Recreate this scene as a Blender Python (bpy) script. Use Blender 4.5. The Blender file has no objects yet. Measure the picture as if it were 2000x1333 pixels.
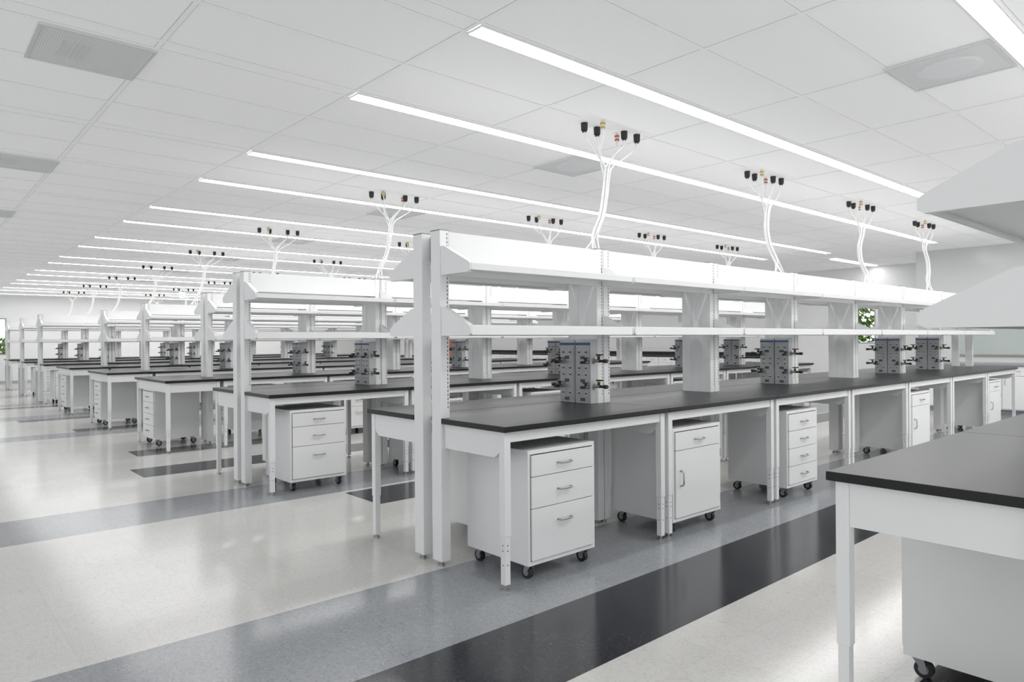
import bpy, bmesh, math, random
from mathutils import Vector, Matrix
random.seed(4)
SC = bpy.context.scene
COL = SC.collection
pi = math.pi
# ------------------------------------------------------------------ constants
H = 1.40; C = 3.11
PER = 3.245
X0 = 2.50; MOD = 1.524
def rowc(k): return 3.645 + PER*(k-1) - (0.022 if k==0 else 0)

# ------------------------------------------------------------------ materials
def newmat(name):
    m = bpy.data.materials.new(name); m.use_nodes = True
    return m, m.node_tree, m.node_tree.nodes['Principled BSDF']
def pmat(name, col, rough=0.4, metal=0.0, var=0.03, scale=6.0, bump=0.0, emis=None, es=0, spec=None):
    m, nt, b = newmat(name)
    N = nt.nodes; L = nt.links
    b.inputs['Roughness'].default_value = rough
    b.inputs['Metallic'].default_value = metal
    g = N.new('ShaderNodeNewGeometry')
    n = N.new('ShaderNodeTexNoise'); n.inputs['Scale'].default_value = scale; n.inputs['Detail'].default_value = 2
    L.new(g.outputs['Position'], n.inputs['Vector'])
    r = N.new('ShaderNodeMapRange'); r.inputs['To Min'].default_value = 1-var; r.inputs['To Max'].default_value = 1+var
    L.new(n.outputs['Fac'], r.inputs['Value'])
    mx = N.new('ShaderNodeVectorMath'); mx.operation = 'SCALE'; mx.inputs[0].default_value = col[:3]
    L.new(r.outputs['Result'], mx.inputs['Scale'])
    L.new(mx.outputs['Vector'], b.inputs['Base Color'])
    if emis:
        b.inputs['Emission Color'].default_value = (*emis, 1); b.inputs['Emission Strength'].default_value = es
    if spec is not None: b.inputs['Specular IOR Level'].default_value = spec
    return m
M = {}
M['white'] = pmat('white_powder_coat', (0.88,0.883,0.885), 0.30, var=0.012)
M['rail'] = pmat('gloss_white_rail', (0.82,0.823,0.826), 0.22, var=0.01)
M['cab'] = pmat('cabinet_white', (0.885,0.888,0.888), 0.36, var=0.012)
M['gap'] = pmat('dark_gap', (0.05,0.05,0.052), 0.8)
M['top'] = pmat('black_epoxy', (0.015,0.015,0.0165), 0.32, var=0.12, scale=30, spec=0.34)
M['chrome'] = pmat('brushed_metal', (0.45,0.45,0.44), 0.28, 1.0)
M['rubber'] = pmat('black_rubber', (0.018,0.018,0.02), 0.5)
M['castergrey'] = pmat('caster_grey', (0.28,0.30,0.32), 0.4)
M['steel'] = pmat('steel_plate', (0.36,0.37,0.38), 0.3, 0.2)
M['pedbody'] = pmat('grey_pedestal_metal', (0.55,0.56,0.57), 0.3, 0.1)
M['port'] = pmat('dark_outlet', (0.06,0.063,0.068), 0.4)
M['ringport'] = pmat('pale_outlet', (0.62,0.63,0.64), 0.4)
M['blue'] = pmat('blue_label', (0.08,0.12,0.25), 0.5)
M['red'] = pmat('red_plastic', (0.42,0.05,0.04), 0.4)
M['yellow'] = pmat('yellow_plastic', (0.56,0.40,0.10), 0.4)
M['orange'] = pmat('orange_plastic', (0.56,0.16,0.08), 0.4)
M['cable'] = pmat('white_cable', (0.85,0.85,0.84), 0.45)
CEIL_FILL_E = 0.155  # fill glow added to tiles, bars and plates, which are no lamps
M['tile'] = pmat('glowing_ceiling_tile', (0.86,0.863,0.867), 0.9, var=0.02, scale=1.2, emis=(1,1,1), es=CEIL_FILL_E)
M['tbar'] = pmat('glowing_ceiling_tbar', (0.85,0.85,0.85), 0.5, var=0.01, emis=(1,1,1), es=CEIL_FILL_E*.9)
M['edgeshade'] = pmat('ceiling_edge_shade', (0.48,0.485,0.49), 0.8, var=0.02, emis=(1,1,1), es=CEIL_FILL_E*.4)  # darker bands along the bars, shade at the tile edges put into colour
M['wall'] = pmat('wall_paint', (0.85,0.86,0.86), 0.6, var=0.01)
M['sidewall'] = pmat('gloss_side_wall', (0.70,0.71,0.712), 0.2, var=0.01)
M['wood'] = pmat('door_wood', (0.50,0.14,0.05), 0.4, var=0.2, scale=9)
M['frame'] = pmat('window_frame', (0.45,0.46,0.47), 0.4, 0.0)
M['ventframe'] = pmat('vent_frame_metal', (0.76,0.77,0.78), 0.45)
M['green'] = pmat('foliage', (0.12,0.22,0.04), 0.7, var=0.5, scale=14)
M['yleaf'] = pmat('yellow_foliage', (0.50,0.43,0.08), 0.7, var=0.5, scale=14)
M['bark'] = pmat('bark', (0.10,0.07,0.05), 0.9, var=0.4, scale=20)
M['grass'] = pmat('grass', (0.10,0.16,0.05), 0.9, var=0.4, scale=5)
M['exit'] = pmat('exit_green', (0.1,0.6,0.35), 0.5, emis=(0.2,0.9,0.55), es=1.0)
M['splash'] = pmat('grey_glass_board', (0.50,0.55,0.54), 0.12, var=0.02)
M['plate'] = pmat('glowing_clear_ceiling_plate', (0.86,0.86,0.86), 0.5, emis=(1,1,1), es=CEIL_FILL_E)  # same added glow as the tiles around it
M['oak'] = pmat('rail_wood', (0.36,0.30,0.26), 0.5)
def emat():
    m, nt, b = newmat('light_diffuser')
    b.inputs['Base Color'].default_value = (0.9,0.9,0.9,1)
    b.inputs['Emission Color'].default_value = (1.0,0.995,0.985,1)
    b.inputs['Emission Strength'].default_value = 15.8
    return m
M['glow'] = emat()
def ventmat():
    m, nt, b = newmat('perforated_metal')
    N=nt.nodes; L=nt.links
    g=N.new('ShaderNodeNewGeometry')
    v=N.new('ShaderNodeTexVoronoi'); v.inputs['Scale'].default_value=80; v.inputs['Randomness'].default_value=0
    L.new(g.outputs['Position'], v.inputs['Vector'])
    r=N.new('ShaderNodeValToRGB'); r.color_ramp.elements[0].position=0.22; r.color_ramp.elements[1].position=0.34
    r.color_ramp.elements[0].color=(0.42,0.425,0.43,1); r.color_ramp.elements[1].color=(0.88,0.89,0.90,1)
    L.new(v.outputs['Distance'], r.inputs['Fac']); L.new(r.outputs['Color'], b.inputs['Base Color'])
    b.inputs['Roughness'].default_value=0.5
    return m
M['perf']=ventmat()

def floormat():
    m, nt, b = newmat('vinyl_floor'); N=nt.nodes; L=nt.links
    g=N.new('ShaderNodeNewGeometry'); s=N.new('ShaderNodeSeparateXYZ'); L.new(g.outputs['Position'], s.inputs[0])
    def math_(op,a,bv=None,clamp=False):
        n=N.new('ShaderNodeMath'); n.operation=op; n.use_clamp=clamp
        for i,v in enumerate((a,bv)):
            if v is None: continue
            if isinstance(v,(int,float)): n.inputs[i].default_value=v
            else: L.new(v,n.inputs[i])
        return n.outputs[0]
    X=s.outputs['X']; Y=s.outputs['Y']
    def band(y0,y1,x0=-50,x1=50):
        r=math_('MULTIPLY',math_('GREATER_THAN',Y,y0),math_('LESS_THAN',Y,y1))
        if x0>-50: r=math_('MULTIPLY',r,math_('GREATER_THAN',X,x0))
        if x1<50: r=math_('MULTIPLY',r,math_('LESS_THAN',X,x1))
        return r
    def union(lst):
        r=lst[0]
        for q in lst[1:]: r=math_('MAXIMUM',r,q)
        return r
    grey=union([band(2.575,3.48),band(5.9,6.72),band(12.1,12.75),band(15.4,16.2),band(18.9,19.6),band(22,22.8),band(25.3,26)])
    dark=union([band(1.985,2.575),band(5.22,5.83,3.08),band(7.93,8.53,1.9),band(9.45,9.98,2.2),band(12.75,13.2,2.1),band(15.0,15.4,1.6),band(18.2,18.7,1.5),band(0.3,1.02,2.9)])
    v=N.new('ShaderNodeTexVoronoi'); v.inputs['Scale'].default_value=150
    mp=N.new('ShaderNodeMapping'); mp.inputs['Scale'].default_value=(1,0.5,1); mp.inputs['Rotation'].default_value=(0,0,0.6)
    nz=N.new('ShaderNodeTexNoise'); nz.inputs['Scale'].default_value=25
    L.new(g.outputs['Position'],nz.inputs['Vector'])
    ad=N.new('ShaderNodeVectorMath'); ad.operation='MULTIPLY_ADD'; ad.inputs[1].default_value=(0.04,0.04,0.04)
    L.new(nz.outputs['Color'],ad.inputs[0]); L.new(g.outputs['Position'],ad.inputs[2])
    L.new(ad.outputs[0],mp.inputs['Vector']); L.new(mp.outputs[0],v.inputs['Vector'])
    sp=N.new('ShaderNodeSeparateColor'); L.new(v.outputs['Color'],sp.inputs[0])
    chipd=math_('GREATER_THAN',sp.outputs[0],0.80)
    chipl=math_('LESS_THAN',sp.outputs[1],0.12)
    def fr(a): return math_('FRACT',math_('DIVIDE',a,0.305))
    fx=fr(math_('ADD',X,0.02)); fy=fr(math_('ADD',Y,0.10))
    def edge(f): return math_('MAXIMUM',math_('LESS_THAN',f,0.006),math_('GREATER_THAN',f,0.994))
    e=math_('MAXIMUM',edge(fx),edge(fy))
    cmb=N.new('ShaderNodeCombineXYZ')
    L.new(math_('FLOOR',math_('DIVIDE',math_('ADD',X,0.02),0.305)),cmb.inputs[0]); L.new(math_('FLOOR',math_('DIVIDE',math_('ADD',Y,0.10),0.305)),cmb.inputs[1])
    wn=N.new('ShaderNodeTexWhiteNoise'); wn.noise_dimensions='2D'; L.new(cmb.outputs[0],wn.inputs['Vector'])
    def mix(f,a,c):
        n=N.new('ShaderNodeMix'); n.data_type='RGBA'
        if isinstance(f,(int,float)): n.inputs[0].default_value=f
        else: L.new(f,n.inputs[0])
        for i,vv in ((6,a),(7,c)):
            if isinstance(vv,tuple): n.inputs[i].default_value=(*vv,1)
            else: L.new(vv,n.inputs[i])
        return n.outputs[2]
    col=mix(grey,(0.64,0.632,0.612),(0.29,0.303,0.322))
    col=mix(dark,col,(0.038,0.039,0.045))
    md=mix(grey,(0.585,0.573,0.55),(0.245,0.257,0.276)); md=mix(dark,md,(0.030,0.031,0.036))
    ml=mix(grey,(0.665,0.659,0.643),(0.33,0.343,0.36)); ml=mix(dark,ml,(0.051,0.053,0.060))
    col=mix(chipd,col,md); col=mix(chipl,col,ml)
    val=math_('ADD',math_('MULTIPLY',wn.outputs['Value'],0.05),0.965)
    val=math_('MULTIPLY',val,math_('SUBTRACT',1.0,math_('MULTIPLY',e,0.08)))
    sc=N.new('ShaderNodeVectorMath'); sc.operation='SCALE'; L.new(col,sc.inputs[0]); L.new(val,sc.inputs['Scale'])
    L.new(sc.outputs[0],b.inputs['Base Color'])
    b.inputs['Roughness'].default_value=0.155
    n3=N.new('ShaderNodeTexNoise'); n3.inputs['Scale'].default_value=5; L.new(g.outputs['Position'],n3.inputs['Vector'])
    bp=N.new('ShaderNodeBump'); bp.inputs['Strength'].default_value=0.03; bp.inputs['Distance'].default_value=0.01
    L.new(n3.outputs['Fac'],bp.inputs['Height']); L.new(bp.outputs['Normal'],b.inputs['Normal'])
    return m
M['floor']=floormat()

# ------------------------------------------------------------------ mesh builder
class MB:
    def __init__(s): s.v=[]; s.f=[]; s.m=[]; s.sm=[]; s.mats=[]
    def mi(s,mat):
        if mat not in s.mats: s.mats.append(mat)
        return s.mats.index(mat)
    def add(s,vs,fs,mat,smooth=False):
        o=len(s.v); s.v+= [tuple(p) for p in vs]; i=s.mi(mat)
        for f in fs: s.f.append([o+a for a in f]); s.m.append(i); s.sm.append(smooth)
    def box(s,x0,x1,y0,y1,z0,z1,mat='white',b=0.0):
        if b<=0:
            vs=[(x0,y0,z0),(x1,y0,z0),(x1,y1,z0),(x0,y1,z0),(x0,y0,z1),(x1,y0,z1),(x1,y1,z1),(x0,y1,z1)]
            s.add(vs,[(3,2,1,0),(4,5,6,7),(0,1,5,4),(1,2,6,5),(2,3,7,6),(3,0,4,7)],mat); return s
        bm=bmesh.new(); bmesh.ops.create_cube(bm,size=1)
        for v in bm.verts:
            v.co=Vector(((x0+x1)/2+v.co.x*(x1-x0),(y0+y1)/2+v.co.y*(y1-y0),(z0+z1)/2+v.co.z*(z1-z0)))
        bmesh.ops.bevel(bm,geom=bm.edges[:],offset=b,segments=2,affect='EDGES',profile=0.5)
        bm.verts.index_update()
        s.add([v.co[:] for v in bm.verts],[[v.index for v in f.verts] for f in bm.faces],mat); bm.free(); return s
    def prism(s,poly,axis,a,b,mat='white'):
        n=len(poly)
        def P(p,t):
            return (t,p[0],p[1]) if axis=='x' else ((p[0],t,p[1]) if axis=='y' else (p[0],p[1],t))
        vs=[P(p,a) for p in poly]+[P(p,b) for p in poly]
        fs=[list(range(n)),list(range(2*n-1,n-1,-1))]+[(i,i+n,(i+1)%n+n,(i+1)%n) for i in range(n)]
        s.add(vs,fs,mat); return s
    def cyl(s,c,axis,r,h,mat,n=16,r2=None,smooth=True):
        ax={'x':Vector((1,0,0)),'y':Vector((0,1,0)),'z':Vector((0,0,1))}[axis] if isinstance(axis,str) else axis.normalized()
        q=ax.to_track_quat('Z','Y'); r2=r if r2 is None else r2; c=Vector(c)
        vs=[]
        for t,rr in ((-h/2,r),(h/2,r2)):
            for i in range(n):
                a=2*pi*i/n; vs.append(c+q@Vector((rr*math.cos(a),rr*math.sin(a),t)))
        s.add(vs,[(i,(i+1)%n,(i+1)%n+n,i+n) for i in range(n)],mat,smooth)
        s.add(vs,[list(range(n-1,-1,-1)),list(range(n,2*n))],mat); return s
    def tube(s,pts,r,mat,n=8):
        pts=[Vector(p) for p in pts]; vs=[]
        up=Vector((0.13,0.97,0.21)).normalized()
        for i,p in enumerate(pts):
            t=(pts[min(i+1,len(pts)-1)]-pts[max(i-1,0)]).normalized()
            a=t.cross(up)
            if a.length<1e-3: a=t.cross(Vector((1,0,0)))
            a.normalize(); b=t.cross(a)
            for k in range(n):
                an=2*pi*k/n; vs.append(p+a*r*math.cos(an)+b*r*math.sin(an))
        fs=[]
        for i in range(len(pts)-1):
            for k in range(n):
                fs.append((i*n+k,i*n+(k+1)%n,(i+1)*n+(k+1)%n,(i+1)*n+k))
        fs.append(list(range(n-1,-1,-1))); fs.append([(len(pts)-1)*n+k for k in range(n)])
        s.add(vs,fs,mat,True); return s
    def mesh(s,name,recalc=True):
        me=bpy.data.meshes.new(name); me.from_pydata(s.v,[],s.f)
        for m in s.mats: me.materials.append(M[m])
        me.polygons.foreach_set('material_index',s.m); me.polygons.foreach_set('use_smooth',s.sm)
        me.update()
        if recalc:
            bm=bmesh.new(); bm.from_mesh(me); bmesh.ops.recalc_face_normals(bm,faces=bm.faces[:]); bm.to_mesh(me); bm.free()
        return me

class Part:
    def __init__(s,name,mb=None,loc=(0,0,0),rot=0,kids=(),label=None):
        s.name=name; s.mb=mb; s.loc=loc; s.rot=rot; s.kids=list(kids); s.label=label; s._me=None
    def me(s):
        if s._me is None and s.mb: s._me=s.mb.mesh(s.name)
        return s._me
    def mat(s): return Matrix.Translation(s.loc)@Matrix.Rotation(s.rot,4,'Z')
def link(name,me,loc,rot,parent=None):
    o=bpy.data.objects.new(name,me); o.location=loc; o.rotation_euler=(0,0,rot)
    if parent: o.parent=parent
    COL.objects.link(o); return o
_merged={}
def merged(p):
    if id(p) in _merged: return _merged[id(p)]
    mb=MB()
    def rec(q,mx):
        if q.mb:
            vs=[(mx@Vector(v))[:] for v in q.mb.v]; o=len(mb.v); mb.v+=vs
            for f,mi,sm in zip(q.mb.f,q.mb.m,q.mb.sm):
                mb.f.append([o+a for a in f]); mb.m.append(mb.mi(q.mb.mats[mi])); mb.sm.append(sm)
        for k in q.kids: rec(k,mx@k.mat())
    rec(p,Matrix.Identity(4))
    _merged[id(p)]=(mb.mesh(p.name),p); return _merged[id(p)]
def place(p,loc,rot=0,label='',category='',group=None,simple=False,name=None):
    nm=name or p.name
    if simple:
        r=link(nm,merged(p)[0],loc,rot)
    else:
        r=link(nm,p.me(),loc,rot)
        if p.me() is None: r.empty_display_size=0.1
        def rec(q,par):
            for k in q.kids:
                o=link(k.name,k.me(),k.loc,k.rot,par)
                if k.label: o['label']=k.label
                rec(k,o)
        rec(p,r)
    r['label']=label; r['category']=category
    if group: r['group']=group
    return r
def struct(name,mb,label=None,category=None):
    o=link(name,mb.mesh(name),(0,0,0),0); o['kind']='structure'
    o['label']=label or name.replace('_',' ')
    o['category']=category or name.split('_')[0]
    return o

# ------------------------------------------------------------------ room
XW=17.5; YW=30.0; XL=-4.0; YB=-4.2
struct('floor',MB().box(XL-.1,XW+.1,YB-.1,YW+.1,-0.1,0,'floor'),'speckled beige vinyl tile floor with grey and charcoal stripes','floor')
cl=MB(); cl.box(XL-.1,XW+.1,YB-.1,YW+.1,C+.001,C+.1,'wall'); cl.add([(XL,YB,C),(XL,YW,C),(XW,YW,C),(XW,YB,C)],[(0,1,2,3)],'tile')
o=link('ceiling',cl.mesh('ceiling',False),(0,0,0),0); o['kind']='structure'; o['label']='white suspended tile ceiling with added fill glow'; o['category']='ceiling'
g=MB()
ylines=[]
for k in range(-3,10):
    base=2.965+PER*k
    for d in (-0.068,0.068,0.672,1.277,1.413,2.0,2.59):
        y=base+d
        if YB<y<YW: ylines.append(y)
xl=[X for X in [2.35+1.22*i for i in range(-5,13)] if XL<X<XW]
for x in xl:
    g.box(x-.0165,x+.0165,YB,YW,C-.001,C+.0005,'edgeshade'); g.box(x-.0125,x+.0125,YB,YW,C-.004,C,'tbar')
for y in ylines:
    g.box(XL,XW,y-.0145,y+.0145,C-.0012,C+.0005,'edgeshade'); g.box(XL,XW,y-.0115,y+.0115,C-.0042,C,'tbar')
struct('trim_1',g,'white ceiling grid bars with added glow and painted edge shade','trim')
def wall_with_hole(axis,pos,a0,a1,holes,name,mat='wall',t=0.12):
    mb=MB(); cur=a0
    def seg(u0,u1,z0,z1):
        if u1-u0<1e-4 or z1-z0<1e-4: return
        if axis=='x': mb.box(pos,pos+t,u0,u1,z0,z1,mat)
        else: mb.box(u0,u1,pos,pos+t,z0,z1,mat)
    for (u0,u1,z0,z1) in sorted(holes):
        seg(cur,u0,0,C); seg(u0,u1,0,z0); seg(u0,u1,z1,C); cur=u1
    seg(cur,a1,0,C)
    return struct(name,mb,'plain off-white painted wall','wall')
wr=[(6.66,7.2,1.25,2.15)]
wf=[(1.6,2.85,1.0,2.3)]
wall_with_hole('x',XW,5.04,YW,wr,'wall_right')
wall_with_hole('y',YW,XL,XW,wf,'wall_back')
wl=[(-3.6+2.8*i,-3.6+2.8*i+2.4,0.5,2.9) for i in range(12)]
wall_with_hole('x',XL-.12,YB,YW,wl,'wall_left')
wb_fill=[(-3.6+2.8*i,-3.6+2.8*i+2.4,0.5,2.9) for i in range(7)]  # unseen window openings behind the camera, added to light faces turned this way
wall_with_hole('y',YB-.12,XL,XW,wb_fill,'wall_front')
struct('wall_side',MB().box(15.28,15.4,YB,5.04,0,C,'sidewall').box(15.4,XW,4.92,5.04,0,C,'sidewall'),'glossy white wall beside the benches','wall')
def window(axis,pos,u0,u1,z0,z1,name):
    mb=MB(); f=.04
    def B(a,b,c,d,m,t0,t1):
        if axis=='x': mb.box(pos+t0,pos+t1,a,b,c,d,m)
        else: mb.box(a,b,pos+t0,pos+t1,c,d,m)
    for a,b,c,d in ((u0,u0+f,z0,z1),(u1-f,u1,z0,z1),(u0+f,u1-f,z0,z0+f),(u0+f,u1-f,z1-f,z1)):
        B(a,b,c,d,'frame',0.02,0.09)
    struct(name,mb,'aluminium framed window with greenery outside','window')
window('x',XW,*wr[0],'window_1'); window('y',YW,*wf[0],'window_2')
n=3
for w in wl: window('x',XL-.12,*w,'window_%d'%n); n+=1
for w in wb_fill: window('y',YB-.12,*w,'window_%d'%n); n+=1  # frames of the openings added for fill light
d=MB().box(XW-.03,XW-.001,22.9,24.5,0,2.15,'wood').box(XW-.05,XW-.001,22.82,22.9,0,2.23,'white').box(XW-.05,XW-.001,24.5,24.58,0,2.23,'white').box(XW-.05,XW-.001,22.9,24.5,2.15,2.23,'white').cyl((XW-.06,23.0,1.0),'y',.012,.12,'chrome')
struct('door_1',d,'reddish brown wooden door','door')
struct('baseboard_right',MB().box(XW-.012,XW,24.6,29.9,0,.1,'frame'))
struct('baseboard_back',MB().box(XL,XW-.7,YW-.012,YW,0,.1,'frame'))
for bx in ((XW+.3,XW+14,0,20),(-4,8,YW+.3,YW+12)):
    gr=link('lawn',MB().box(*bx,-.2,-.1,'grass').mesh('lawn'),(0,0,0),0); gr['label']='green lawn outside the window'; gr['category']='lawn'; gr['kind']='structure'
def tree(loc,h,leaf,spread=1.0,n=1500,mixf=.4):
    tr=MB().tube([(0,0,0),(0.03,0,h*.3),(-.03,.04,h*.6),(0.02,0,h*.85)],.06,'bark')
    for a in range(5):
        an=a*1.256; tr.tube([(0,0,h*.35+a*.1),(math.cos(an)*.3*spread,math.sin(an)*.3*spread,h*.5+a*.1),(math.cos(an)*.7*spread,math.sin(an)*.7*spread,h*.72+a*.05)],.025,'bark')
    lf=MB()
    for i in range(n):
        an=random.random()*2*pi; rr=spread*random.random()**.5; zz=h*(.25+.75*random.random())
        c=Vector((math.cos(an)*rr,math.sin(an)*rr,zz)); s=.05+.05*random.random()
        q=Vector((random.gauss(0,1),random.gauss(0,1),random.gauss(0,1))).normalized(); p=q.orthogonal().normalized(); r=q.cross(p)
        lf.add([c-p*s,c-r*s*.5,c+p*s,c+r*s*.5],[(0,1,2,3)],leaf if random.random()>mixf else 'green')
    P=Part('tree',None,kids=[Part('trunk',tr),Part('foliage',lf)])
    o=place(P,loc,0,'leafy tree with yellow-green foliage outside the window','tree')
    o.children[1]['kind']='stuff'
tree((XW+2.0,6.4,-.1),3.0,'yleaf',spread=.9,n=3000,mixf=.5); tree((XW+5.0,9.9,-.1),3.2,'green',spread=1.3,n=3000); tree((XW+5.4,6.0,-.1),3.2,'green',spread=2.0,n=5000)
tree((2.6,YW+2.5,-.1),1.7,'green',spread=1.2)

# ------------------------------------------------------------------ ceiling lights and vents
def lightpart(L):
    hs=MB()
    w=.060
    hs.box(0,L,-w-.006,-w,-.012,0,'rail').box(0,L,w,w+.006,-.012,0,'rail').box(-.006,0,-w-.006,w+.006,-.012,0,'rail').box(L,L+.006,-w-.006,w+.006,-.012,0,'rail')
    df=MB(); df.add([(0,-w,-.010),(0,w,-.010),(L,w,-.010),(L,-w,-.010)],[(0,1,2,3)],'glow')
    return Part('linear_light',None,kids=[Part('housing',hs),Part('diffuser',df)])
LP=lightpart(11.60); LS=lightpart(2.25)
for k in range(-2,9):
    for dy in (2.965,4.31):
        y=dy+PER*k
        if YB+.2<y<YW-.2:
            place(LP,(2.37,y,C-.0045),0,'long recessed linear ceiling light glowing white','ceiling light',group='linear ceiling lights')
place(LS,(15.1,6.62,C-.0045),0,'short recessed linear ceiling light glowing white','ceiling light',group='linear ceiling lights')
def vent(roundd=True):
    fr=MB(); s=.29
    fr.box(-s,s,-s,-s+.02,-.012,0,'ventframe').box(-s,s,s-.02,s,-.012,0,'ventframe').box(-s,-s+.02,-s+.02,s-.02,-.012,0,'ventframe').box(s-.02,s,-s+.02,s-.02,-.012,0,'ventframe')
    pf=MB().box(-s+.02,s-.02,-s+.02,s-.02,-.008,-.001,'perf')
    kids=[Part('vent_frame',fr),Part('perforated_face',pf)]
    if roundd: kids.append(Part('neck_ring',MB().cyl((0,0,-.0095),'z',.18,.003,'perf',32).cyl((0,0,-.0115),'z',.165,.003,'perf',32)))
    else:
        lv=MB()
        for i in range(7): lv.box(-.16+i*.022,-.148+i*.022,-.13,.13,-.0105,-.0075,'ventframe')
        kids.append(Part('louver',lv))
    return Part('air_vent',None,kids=kids)
VR=vent(); VS=vent(False)
for k in range(-1,8):
    yc=4.686+PER*k
    if k>=0: place(VS,(.853,yc,C-.0045),0,'square perforated grey metal ceiling return vent','ceiling vent',group='ceiling air vents')
    place(VR,(4.98,yc,C-.0045),0,'square perforated ceiling vent with round neck','ceiling vent',group='ceiling air vents')

# ------------------------------------------------------------------ tables
def leg_mb():
    m=MB().box(-.0235,.0235,-.0235,.0235,.30,.885,'white',.003).box(-.019,.019,-.019,.019,.03,.30,'white')
    for z in (.22,.25,.14): m.cyl((0,-.0193,z),'y',.004,.001,'gap',8); m.cyl((-.0193,0,z),'x',.004,.001,'gap',8)
    return m
FOOT=MB().cyl((0,0,.006),'z',.023,.012,'chrome').cyl((0,0,.022),'z',.008,.02,'chrome',8)
LEG=leg_mb()
def legpart(x,y): return Part('leg',LEG,(x,y,0),kids=[Part('foot',FOOT)])
def endpanel(x,plain=False):
    pl=[(-.152,.735),(-.152,.885),(-.676,.885),(-.676,.770),(-.63,.735)]
    if plain: pl=[(-.152,.728),(-.152,.885),(-.676,.885),(-.676,.728)]
    return MB().prism(pl,'x',x-.018,x+.018,'white')
def table(plain):
    return Part('lab_table',None,kids=[
    Part('worktop',MB().box(.001,MOD-.001,-.749,-.152,.887,.92,'top',.003),label='black epoxy resin worktop'),
    Part('front_rail',MB().box(.07,MOD-.07,-.715,-.685,.825,.885,'white')),
    Part('end_panel',endpanel(.045,plain)),Part('end_panel',endpanel(MOD-.045,plain)),
    legpart(.045,-.70),legpart(MOD-.045,-.70)])
TABLE=table(False); TABLEP=table(True)
ET=Part('lab_table',None,kids=[
    Part('worktop',MB().box(0,.70,-.749,.749,.887,.92,'top',.003),label='black epoxy resin worktop'),
    Part('frame',MB().box(.07,.63,-.715,-.685,.765,.885).box(.07,.63,.685,.715,.765,.885).box(.03,.06,-.676,.676,.765,.885).box(.64,.67,-.676,.676,.765,.885)),
    legpart(.045,-.70),legpart(.045,.70),legpart(.655,-.70),legpart(.655,.70)])
# ------------------------------------------------------------------ shelving
PY=.099; HX=.034; HY=.050
def upright(x,y,sgn):
    m=MB().box(x-HX,x+HX,y-HY,y+HY,.03,2.085,'white',.003)
    m.box(x-HX-.002,x+HX+.002,y-HY-.001,y+HY+.001,2.085,2.09,'castergrey')
    for i in range(44):
        z=.98+i*.025
        m.box(x+.020-.0025,x+.020+.0025,y+sgn*(HY+.0002)-.0006,y+sgn*(HY+.0002)+.0006,z,z+.015,'gap')
    m.cyl((x-.015,y-.015,.006),'z',.022,.012,'chrome').cyl((x-.015,y-.015,.022),'z',.008,.02,'chrome',8)
    m.cyl((x+.012,y+.015,.006),'z',.016,.012,'chrome').cyl((x+.012,y+.015,.022),'z',.006,.02,'chrome',8)
    return m
ST=-(PY+HY+.003); TIP=-.445
def bracket(x,z,s,slim=False,side=1):
    pl=[(ST,.0),(ST,.18),(ST-.03,.178),(-.42,.066),(TIP,.05),(TIP,.012),(TIP+.02,.0)]
    if slim: pl=[(ST,.0),(ST,.15),(ST-.02,.145),(-.36,.06),(TIP,.05),(TIP,.012),(TIP+.02,.0)]
    m=MB().prism([(s*p[0],z+p[1]) for p in pl],'x',x-.004,x+.004,'white')
    if not slim:
        a,b=sorted((x,x+side*.030))
        m.prism([(s*(ST-.03),z+.178),(s*(-.42),z+.066),(s*(-.42),z+.062),(s*(ST-.03),z+.174)],'x',a,b,'white')
        m.prism([(s*ST,z+.0),(s*(TIP+.02),z+.0),(s*(TIP+.02),z+.004),(s*ST,z+.004)],'x',a,b,'white')
    return m
def shelf(z,s):
    lo,hi=(.012,.054) if z>1.6 else (.002,.060)
    a,b=sorted((s*-ST,s*.443)); f0,f1=sorted((s*.437,s*.444))
    m=MB().box(.022,MOD-.022,a,b,z+.035,z+.045,'white').box(.019,MOD-.019,f0,f1,z+lo,z+hi,'white',.002)
    a,b=sorted((s*.425,s*.440)); m.box(.022,MOD-.022,a,b,z+lo,z+lo+.004,'white')
    a,b=sorted((s*-ST,s*(.012-ST))); m.box(.075,MOD-.075,a,b,z,z+.07,'white')
    return m
def shelving(kind):
    kids=[]
    for x in (.038,MOD-.038):
        for y,s in ((-PY,-1),(PY,1)): kids.append(Part('upright',upright(x,y,s)))
    e=.074
    rl=MB().box(e,MOD-e,-.148,-.142,1.895,2.078,'rail').box(e,MOD-e,.142,.148,1.895,2.078,'rail').box(e,MOD-e,-.142,.142,2.06,2.072,'rail').box(e,MOD-e,-.142,.142,1.9,1.91,'rail')
    kids.append(Part('top_rail',rl,label='glossy white overhead service rail'))
    kids.append(Part('filler_worktop',MB().box(e,MOD-e,-.148,.148,.887,.919,'top'),label='black epoxy filler strip'))
    kids.append(Part('lower_crossbar',MB().box(e,MOD-e,-.11,-.08,.80,.86).box(e,MOD-e,.08,.11,.80,.86)))
    for x,ed in ((.038,'L'),(MOD-.038,'R')):
        if kind!=ed: kids.append(Part('column_cover',MB().box(x-.030,x+.030,-.0485,.0485,.90,1.895,'white')))
    for z in (1.805,1.43):
        for s in (-1,1):
            kids.append(Part('shelf',shelf(z,s),kids=[Part('bracket',bracket(.012,z,s,kind!='L',1)),Part('bracket',bracket(MOD-.012,z,s,kind!='R',-1))]))
    return Part('shelving_unit',None,kids=kids)
SHELF={k:shelving(k) for k in 'LMR'}
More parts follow.
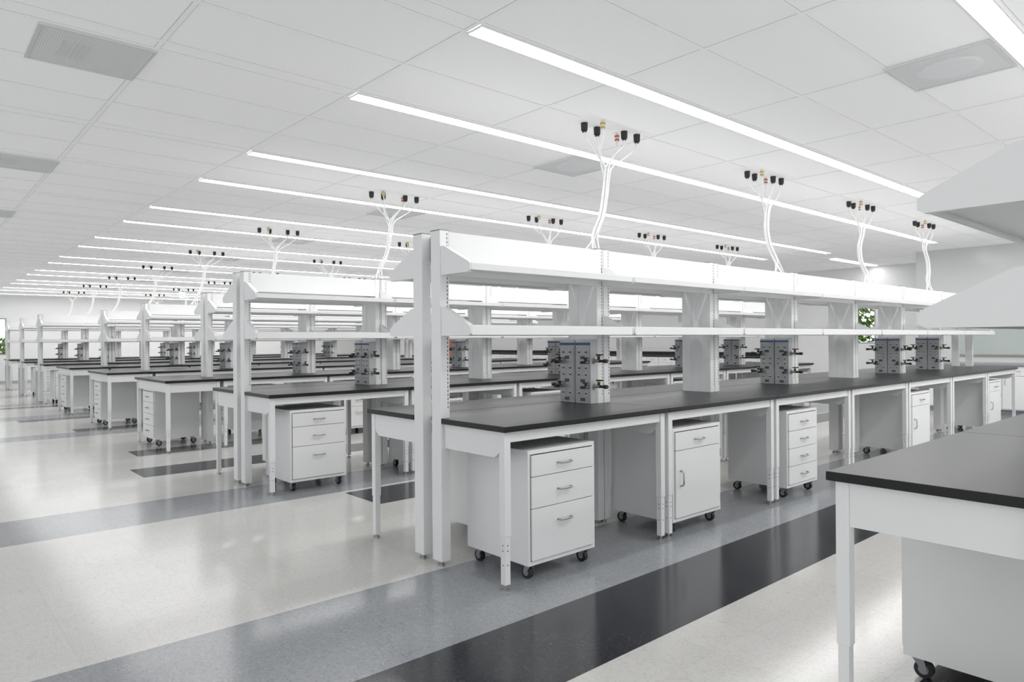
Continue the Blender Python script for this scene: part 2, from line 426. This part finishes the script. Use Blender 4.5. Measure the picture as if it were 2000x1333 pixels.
# ------------------------------------------------------------------ mobile cabinets
D=.57
def cabinet(kind):
    W=.61 if kind=='B' else .57
    def handle(x,z,vert=False):
        L=.055; y=-D/2-.012
        if vert: pts=[(x,y,z-L),(x,y-.022,z-L+.006),(x,y-.028,z-L+.02),(x,y-.028,z+L-.02),(x,y-.022,z+L-.006),(x,y,z+L)]
        else: pts=[(x-L,y,z),(x-L+.006,y-.022,z),(x-L+.02,y-.028,z),(x+L-.02,y-.028,z),(x+L-.006,y-.022,z),(x+L,y,z)]
        return Part('handle',MB().tube(pts,.0058,'chrome'),label='brushed metal bar handle')
    def front(name,z0,z1,h,hinge=False):
        m=MB().box(-W/2+.022,W/2-.022,-D/2-.012,-D/2+.001,z0+.002,z1-.002,'cab',.0015)
        if hinge:
            for z in (z0+.07,z1-.07): m.cyl((W/2-.018,-D/2-.010,z),'z',.006,.06,'chrome',8)
        return Part(name,m,kids=[h])
    def caster(x,y):
        f=MB().box(x-.025,x+.025,y-.03,y+.03,.084,.09,'castergrey').cyl((x,y,.079),'z',.018,.01,'castergrey')
        pg=[(y-.022,.078),(y+.022,.078),(y+.034,.036),(y+.018,.028)]
        f.prism(pg,'x',x-.021,x-.017,'castergrey').prism(pg,'x',x+.017,x+.021,'castergrey')
        w=MB().cyl((x,y+.018,.036),'x',.036,.028,'rubber',20).cyl((x,y+.018,.036),'x',.02,.031,'castergrey',14)
        return Part('caster',f,kids=[Part('wheel',w,label='black rubber wheel')])
    b=MB().box(-W/2,W/2,-D/2,D/2,.09,.115,'cab').box(-W/2,W/2,-D/2,D/2,.735,.76,'cab',.002).box(-W/2,-W/2+.018,-D/2,D/2,.115,.735,'cab').box(W/2-.018,W/2,-D/2,D/2,.115,.735,'cab').box(-W/2+.018,W/2-.018,D/2-.01,D/2,.115,.735,'cab').box(-W/2+.018,W/2-.018,-D/2+.004,-D/2+.008,.115,.735,'gap')
    k=[Part('body',b)]
    if kind=='A':
        for z0,z1 in ((.118,.42),(.42,.605),(.605,.732)): k.append(front('drawer',z0,z1,handle(0,(z0+z1)/2+(.06 if z1<.5 else 0))))
    elif kind=='B':
        k.append(front('drawer',.60,.732,handle(0,.666)))
        k.append(front('door',.118,.60,handle(-W/2+.075,.40,True),True))
    else:
        e=[.118,.275,.43,.585,.732]
        for a,c in zip(e,e[1:]): k.append(front('drawer',a,c,handle(0,(a+c)/2)))
    for x in (-W/2+.05,W/2-.05):
        for y in (-D/2+.045,D/2-.08): k.append(caster(x,y))
    return Part('mobile_cabinet',None,kids=k)
CAB={t:cabinet(t) for t in 'ABC'}
CL={'A':'white mobile cabinet with three drawers under lab table','B':'white mobile cabinet with one drawer and a door','C':'white mobile cabinet with four drawers under lab table'}
# ------------------------------------------------------------------ service pedestal
PW=.155
def pedestal():
    w=PW
    body=MB().box(0,.082,-w/2,w/2,0,.475,'pedbody',.003)
    face=MB().box(-.004,0,-w/2+.006,w/2-.006,.01,.43,'steel')
    for z in (.075,.215,.265,.385):
        for y in (-.036,.036):
            face.cyl((-.005,y,z),'x',.016,.004,'ringport',14)
            face.box(-.009,-.006,y-.010,y+.010,z-.007,z+.007,'port')
    for z in (.03,.17,.345):
        face.box(-.007,-.003,-.022,.022,z-.012,z+.012,'port')
    lab=MB().box(-.006,0,-w/2+.004,w/2-.004,.438,.458,'blue')
    return w,body,face,lab
def valve(y,z,s,col):
    m=MB().cyl((.04,y+s*.008,z),'y',.022,.016,'chrome',14).cyl((.04,y+s*.03,z),'y',.013,.05,'chrome',12).cyl((.04,y+s*.07,z),'y',.011,.06,'rubber',10).cyl((.04,y+s*.045,z+.018),'z',.011,.03,'rubber',10).cyl((.04,y+s*.045,z+.036),'z',.014,.010,col,10).cyl((.04,y+s*.11,z),'y',.015,.03,'rubber',10)
    hd=MB().box(.034,.046,min(y+s*.02,y+s*.085),max(y+s*.02,y+s*.085),z+.041,z+.051,'rubber',.002)
    return Part('valve',m,kids=[Part('valve_handle',hd)])
def nozzle(y,z,col):
    m=MB().cyl((-.022,y,z),'x',.013,.036,'chrome',10).cyl((-.06,y,z),'x',.011,.045,'rubber',10).cyl((-.03,y,z+.016),'z',.012,.022,col,10)
    hd=MB().box(-.060,-.010,y-.006,y+.006,z+.027,z+.036,'rubber',.002)
    return Part('valve',m,kids=[Part('valve_handle',hd)])
w,pb,pf,pl=pedestal()
def ped(s,c1,c2):
    return Part('service_pedestal',None,kids=[Part('body',pb),Part('outlet_panel',pf,label='grey steel outlet panel'),Part('label_strip',pl,label='blue label strip'),
        valve(s*w/2,.32,s,c1),valve(s*w/2,.13,s,c2),nozzle(s*.055,.31,'rubber'),nozzle(s*.055,.125,'rubber')])
PN=ped(-1,'red','yellow'); PF=ped(1,'orange','yellow')
# ------------------------------------------------------------------ cable drops
def smooth(pts,n=10):
    P=[Vector(p) for p in pts]; P=[P[0]*2-P[1]]+P+[P[-1]*2-P[-2]]; out=[]
    for i in range(1,len(P)-2):
        for j in range(n):
            t=j/n; a,b,c,d=P[i-1],P[i],P[i+1],P[i+2]
            out.append(.5*((2*b)+(-a+c)*t+(2*a-5*b+4*c-d)*t*t+(-a+3*b-3*c+d)*t**3))
    out.append(P[-2]); return out
def drop(dx,curl):
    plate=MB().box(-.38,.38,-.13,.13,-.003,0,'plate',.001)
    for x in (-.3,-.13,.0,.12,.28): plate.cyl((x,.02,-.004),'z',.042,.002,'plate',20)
    kids=[Part('ceiling_plate',plate)]
    spec=[(-.29,.02,'rubber'),(-.13,.03,'rubber'),(-.20,-.09,'yellow'),(.12,-.04,'rubber'),(.15,.06,'orange'),(.27,-.05,'rubber')]
    for i,(x,y,c) in enumerate(spec):
        pm=MB()
        if c=='rubber':
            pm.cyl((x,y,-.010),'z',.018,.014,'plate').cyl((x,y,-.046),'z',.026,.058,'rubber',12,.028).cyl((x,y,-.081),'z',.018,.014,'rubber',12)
            zt=-.085; lb='black locking power plug'
        else:
            pm.cyl((x,y,-.012),'z',.010,.02,'ventframe').cyl((x,y,-.030),'z',.021,.014,c,12).cyl((x,y,-.045),'z',.015,.018,'ventframe').cyl((x,y,-.059),'z',.020,.012,c,12)
            zt=-.063; lb='coloured pipe fitting'
        kids.append(Part('plug' if c=='rubber' else 'pipe_fitting',pm,label=lb))
        a=i*1.047; ox,oy=math.cos(a)*.021,math.sin(a)*.021
        g=dx*.22
        pts=[(x,y,zt+.005),(x*.93,y*.9,-.135),(g*.6+ox+x*.58,oy+y*.5,-.225),(g+ox+x*.15,oy,-.32),(g+ox,oy,-.41),(dx*.40+curl+ox*.9,oy,-.56),(dx*.58+curl+ox*.8,oy,-.73),(dx*.82+ox*.9,oy,-.88),(dx+x*.2,y*.6,-1.010)]
        kids.append(Part('cable',MB().tube(smooth(pts,9),.0074,'cable',8)))
    return Part('cable_drop',None,kids=kids)
DR=[(4.30,drop(-.24,.02)),(6.72,drop(.30,-.07)),(9.12,drop(.2,-.11)),(11.36,drop(.22,.08))]

# ------------------------------------------------------------------ lay out the rows
def build_row(r,nm,endtable=False,cabs_near=(),cabs_far=(),peds=(0,2,4,5),drops=True,simple=False,ns=None):
    c=rowc(r); x0=X0; ns=ns or nm
    T=TABLEP if r==0 else TABLE
    if endtable:
        place(ET,(X0,c,0),0,'white steel end table with black epoxy top closing a bench row','lab table','lab tables',simple)
        place(CAB['C'],(X0+.055+.31,c+.34,0),-pi/2,'white mobile cabinet with four drawers under end table','cabinet','mobile cabinets',simple)
        x0=X0+.705
    for k in range(nm):
        x=x0+MOD*k
        place(T,(x,c,0),0,'white steel-framed lab table with black epoxy top','lab table','lab tables',simple)
        place(T,(x+MOD,c,0),pi,'white steel-framed lab table with black epoxy top','lab table','lab tables',simple)
        if k<ns: place(SHELF['L' if k==0 else ('R' if k==ns-1 else 'M')],(x,c,0),0,'white double-sided two-tier shelving frame over benches','shelving','bench shelving units',simple)
        if k in peds and k<ns-1:
            px=x+MOD-.160
            place(PN,(px,c-.082,.92),0,'grey service pedestal with outlets and gas valves','service pedestal','service pedestals',simple)
            place(PF,(px,c+.082,.92),0,'grey service pedestal with outlets and gas valves','service pedestal','service pedestals',simple)
    for k,dx,t in cabs_near:
        if k<nm: place(CAB[t],(x0+MOD*k+dx,c-.42,0),0,CL[t],'cabinet','mobile cabinets',simple)
    for k,dx,t in cabs_far:
        if k<nm: place(CAB[t],(x0+MOD*k+dx,c+.42,0),pi,CL[t],'cabinet','mobile cabinets',simple)
    if drops:
        for x,dp in DR:
            place(dp,(x,c,C-.0048),0,'bundle of white cables with black plugs dropping from ceiling','cable','ceiling cable drops',simple)
NEAR=[(0,.50,'A'),(1,.40,'B'),(2,.52,'C'),(4,.42,'B'),(6,.40,'B')]
FAR=[(0,.80,'A'),(1,1.0,'C'),(3,.5,'A'),(5,.6,'B')]
build_row(0,3,cabs_far=[(0,.89,'A'),(1,.9,'B')],peds=(1,),drops=False)
build_row(1,7,cabs_near=NEAR,cabs_far=FAR)
build_row(2,7,cabs_near=NEAR,cabs_far=FAR)
build_row(3,6,endtable=True,cabs_near=[(1,.5,'A'),(3,.5,'C')],cabs_far=FAR)
build_row(4,6,endtable=True,cabs_near=[(1,.5,'A'),(3,.5,'C')],simple=True)
build_row(5,6,endtable=True,cabs_near=[(1,.5,'A')],simple=True,ns=5)
build_row(6,7,cabs_near=[(0,.5,'A')],simple=True)
build_row(7,7,cabs_near=[(0,.5,'C')],simple=True)
build_row(8,7,simple=True)

# ------------------------------------------------------------------ wall casework
def basecab():
    b=MB().box(0,.9,-.0,.60,.1,.88,'cab').box(.02,.88,.05,.6,0,.1,'castergrey')
    k=[Part('body',b)]
    for a,c,hx in ((.01,.445,.40),(.455,.89,.50)):
        k.append(Part('door',MB().box(a,c,-.018,0,.12,.70,'cab',.002),kids=[Part('handle',MB().tube([(hx,-.018,.55),(hx,-.04,.56),(hx,-.04,.64),(hx,-.018,.65)],.005,'chrome'))]))
        k.append(Part('drawer',MB().box(a,c,-.018,0,.71,.87,'cab',.002),kids=[Part('handle',MB().tube([((a+c)/2-.05,-.018,.79),((a+c)/2-.04,-.04,.79),((a+c)/2+.04,-.04,.79),((a+c)/2+.05,-.018,.79)],.005,'chrome'))]))
    return Part('base_cabinet',None,kids=k)
BC=basecab()
for i in range(15):
    y=8.9+i*.905
    place(BC,(XW-.62,y+.9,0),-pi/2,'white wall base cabinet with doors and drawers','cabinet','wall base cabinets',True)
o=link('wall_worktop',MB().box(XW-.67,XW-.002,8.9,22.5,.882,.92,'top',.003).box(XW-.03,XW-.002,8.9,22.5,.92,1.02,'top').mesh('wall_worktop'),(0,0,0),0)
o['label']='long black epoxy worktop on wall cabinets'; o['category']='worktop'
for i in range(4):
    y=1.2+i*.905
    place(BC,(15.28-.62,y+.9,0),-pi/2,'white wall base cabinet with doors and drawers','cabinet','wall base cabinets',True)
o=link('wall_worktop',MB().box(15.28-.67,15.278,1.2,4.82,.882,.92,'steel',.003).mesh('wall_worktop'),(0,0,0),0)
o['label']='pale grey worktop on wall cabinets'; o['category']='worktop'
bd=Part('glass_board',MB().box(15.262,15.279,1.3,4.3,1.06,1.62,'splash',.002),kids=[Part('rail',MB().box(15.24,15.26,1.3,4.3,1.04,1.07,'oak')),Part('top_trim',MB().box(15.255,15.262,3.95,4.15,1.56,1.61,'gap'))])
place(bd,(0,0,0),0,'grey-green glass panel with brown lower rail on wall','glass board')

# exit sign
ex=Part('exit_sign',MB().box(-.16,.16,-.015,.015,-.27,-.06,'rail',.003).box(-.02,.02,-.01,.01,-.06,0,'steel'))
o=place(ex,(6.94,24.0,C),math.radians(41),'white hanging exit sign with green letters','exit sign')
cu=bpy.data.curves.new('exit_lettering','FONT'); cu.body='EXIT'; cu.size=.17; cu.align_x='CENTER'; cu.align_y='CENTER'; cu.extrude=.001
t0=bpy.data.objects.new('tmp_text',cu); COL.objects.link(t0); bpy.context.view_layer.update()
tm=bpy.data.meshes.new_from_object(t0.evaluated_get(bpy.context.evaluated_depsgraph_get())); bpy.data.objects.remove(t0)
tm.materials.clear(); tm.materials.append(M['exit'])
t=bpy.data.objects.new('lettering',tm); COL.objects.link(t); t.parent=o; t.location=(0,-.0165,-.165); t.rotation_euler=(pi/2,0,0)

# ------------------------------------------------------------------ world, camera
w_=bpy.data.worlds.new('World'); SC.world=w_; w_.use_nodes=True
w_.node_tree.nodes['Background'].inputs[0].default_value=(0.95,0.975,1,1)
w_.node_tree.nodes['Background'].inputs[1].default_value=1.45
cam=bpy.data.cameras.new('camera'); co=bpy.data.objects.new('camera',cam); COL.objects.link(co); SC.camera=co
cam.sensor_width=36; cam.lens=1355/2000*36; cam.clip_start=.05; cam.clip_end=200
cam.shift_y=-0.0008
F=Vector((.6626,.749,0)).normalized(); R=Vector((F.y,-F.x,0)); U=Vector((0,0,1))
a=math.radians(.42)
U2=U*math.cos(a)+R*math.sin(a); R2=R*math.cos(a)-U*math.sin(a)
mx=Matrix((R2,U2,-F)).transposed().to_4x4(); mx.translation=Vector((0,0,H)); co.matrix_world=mx
SC.view_settings.view_transform='Standard'
SC.view_settings.look='None'
SC.view_settings.exposure=0.0
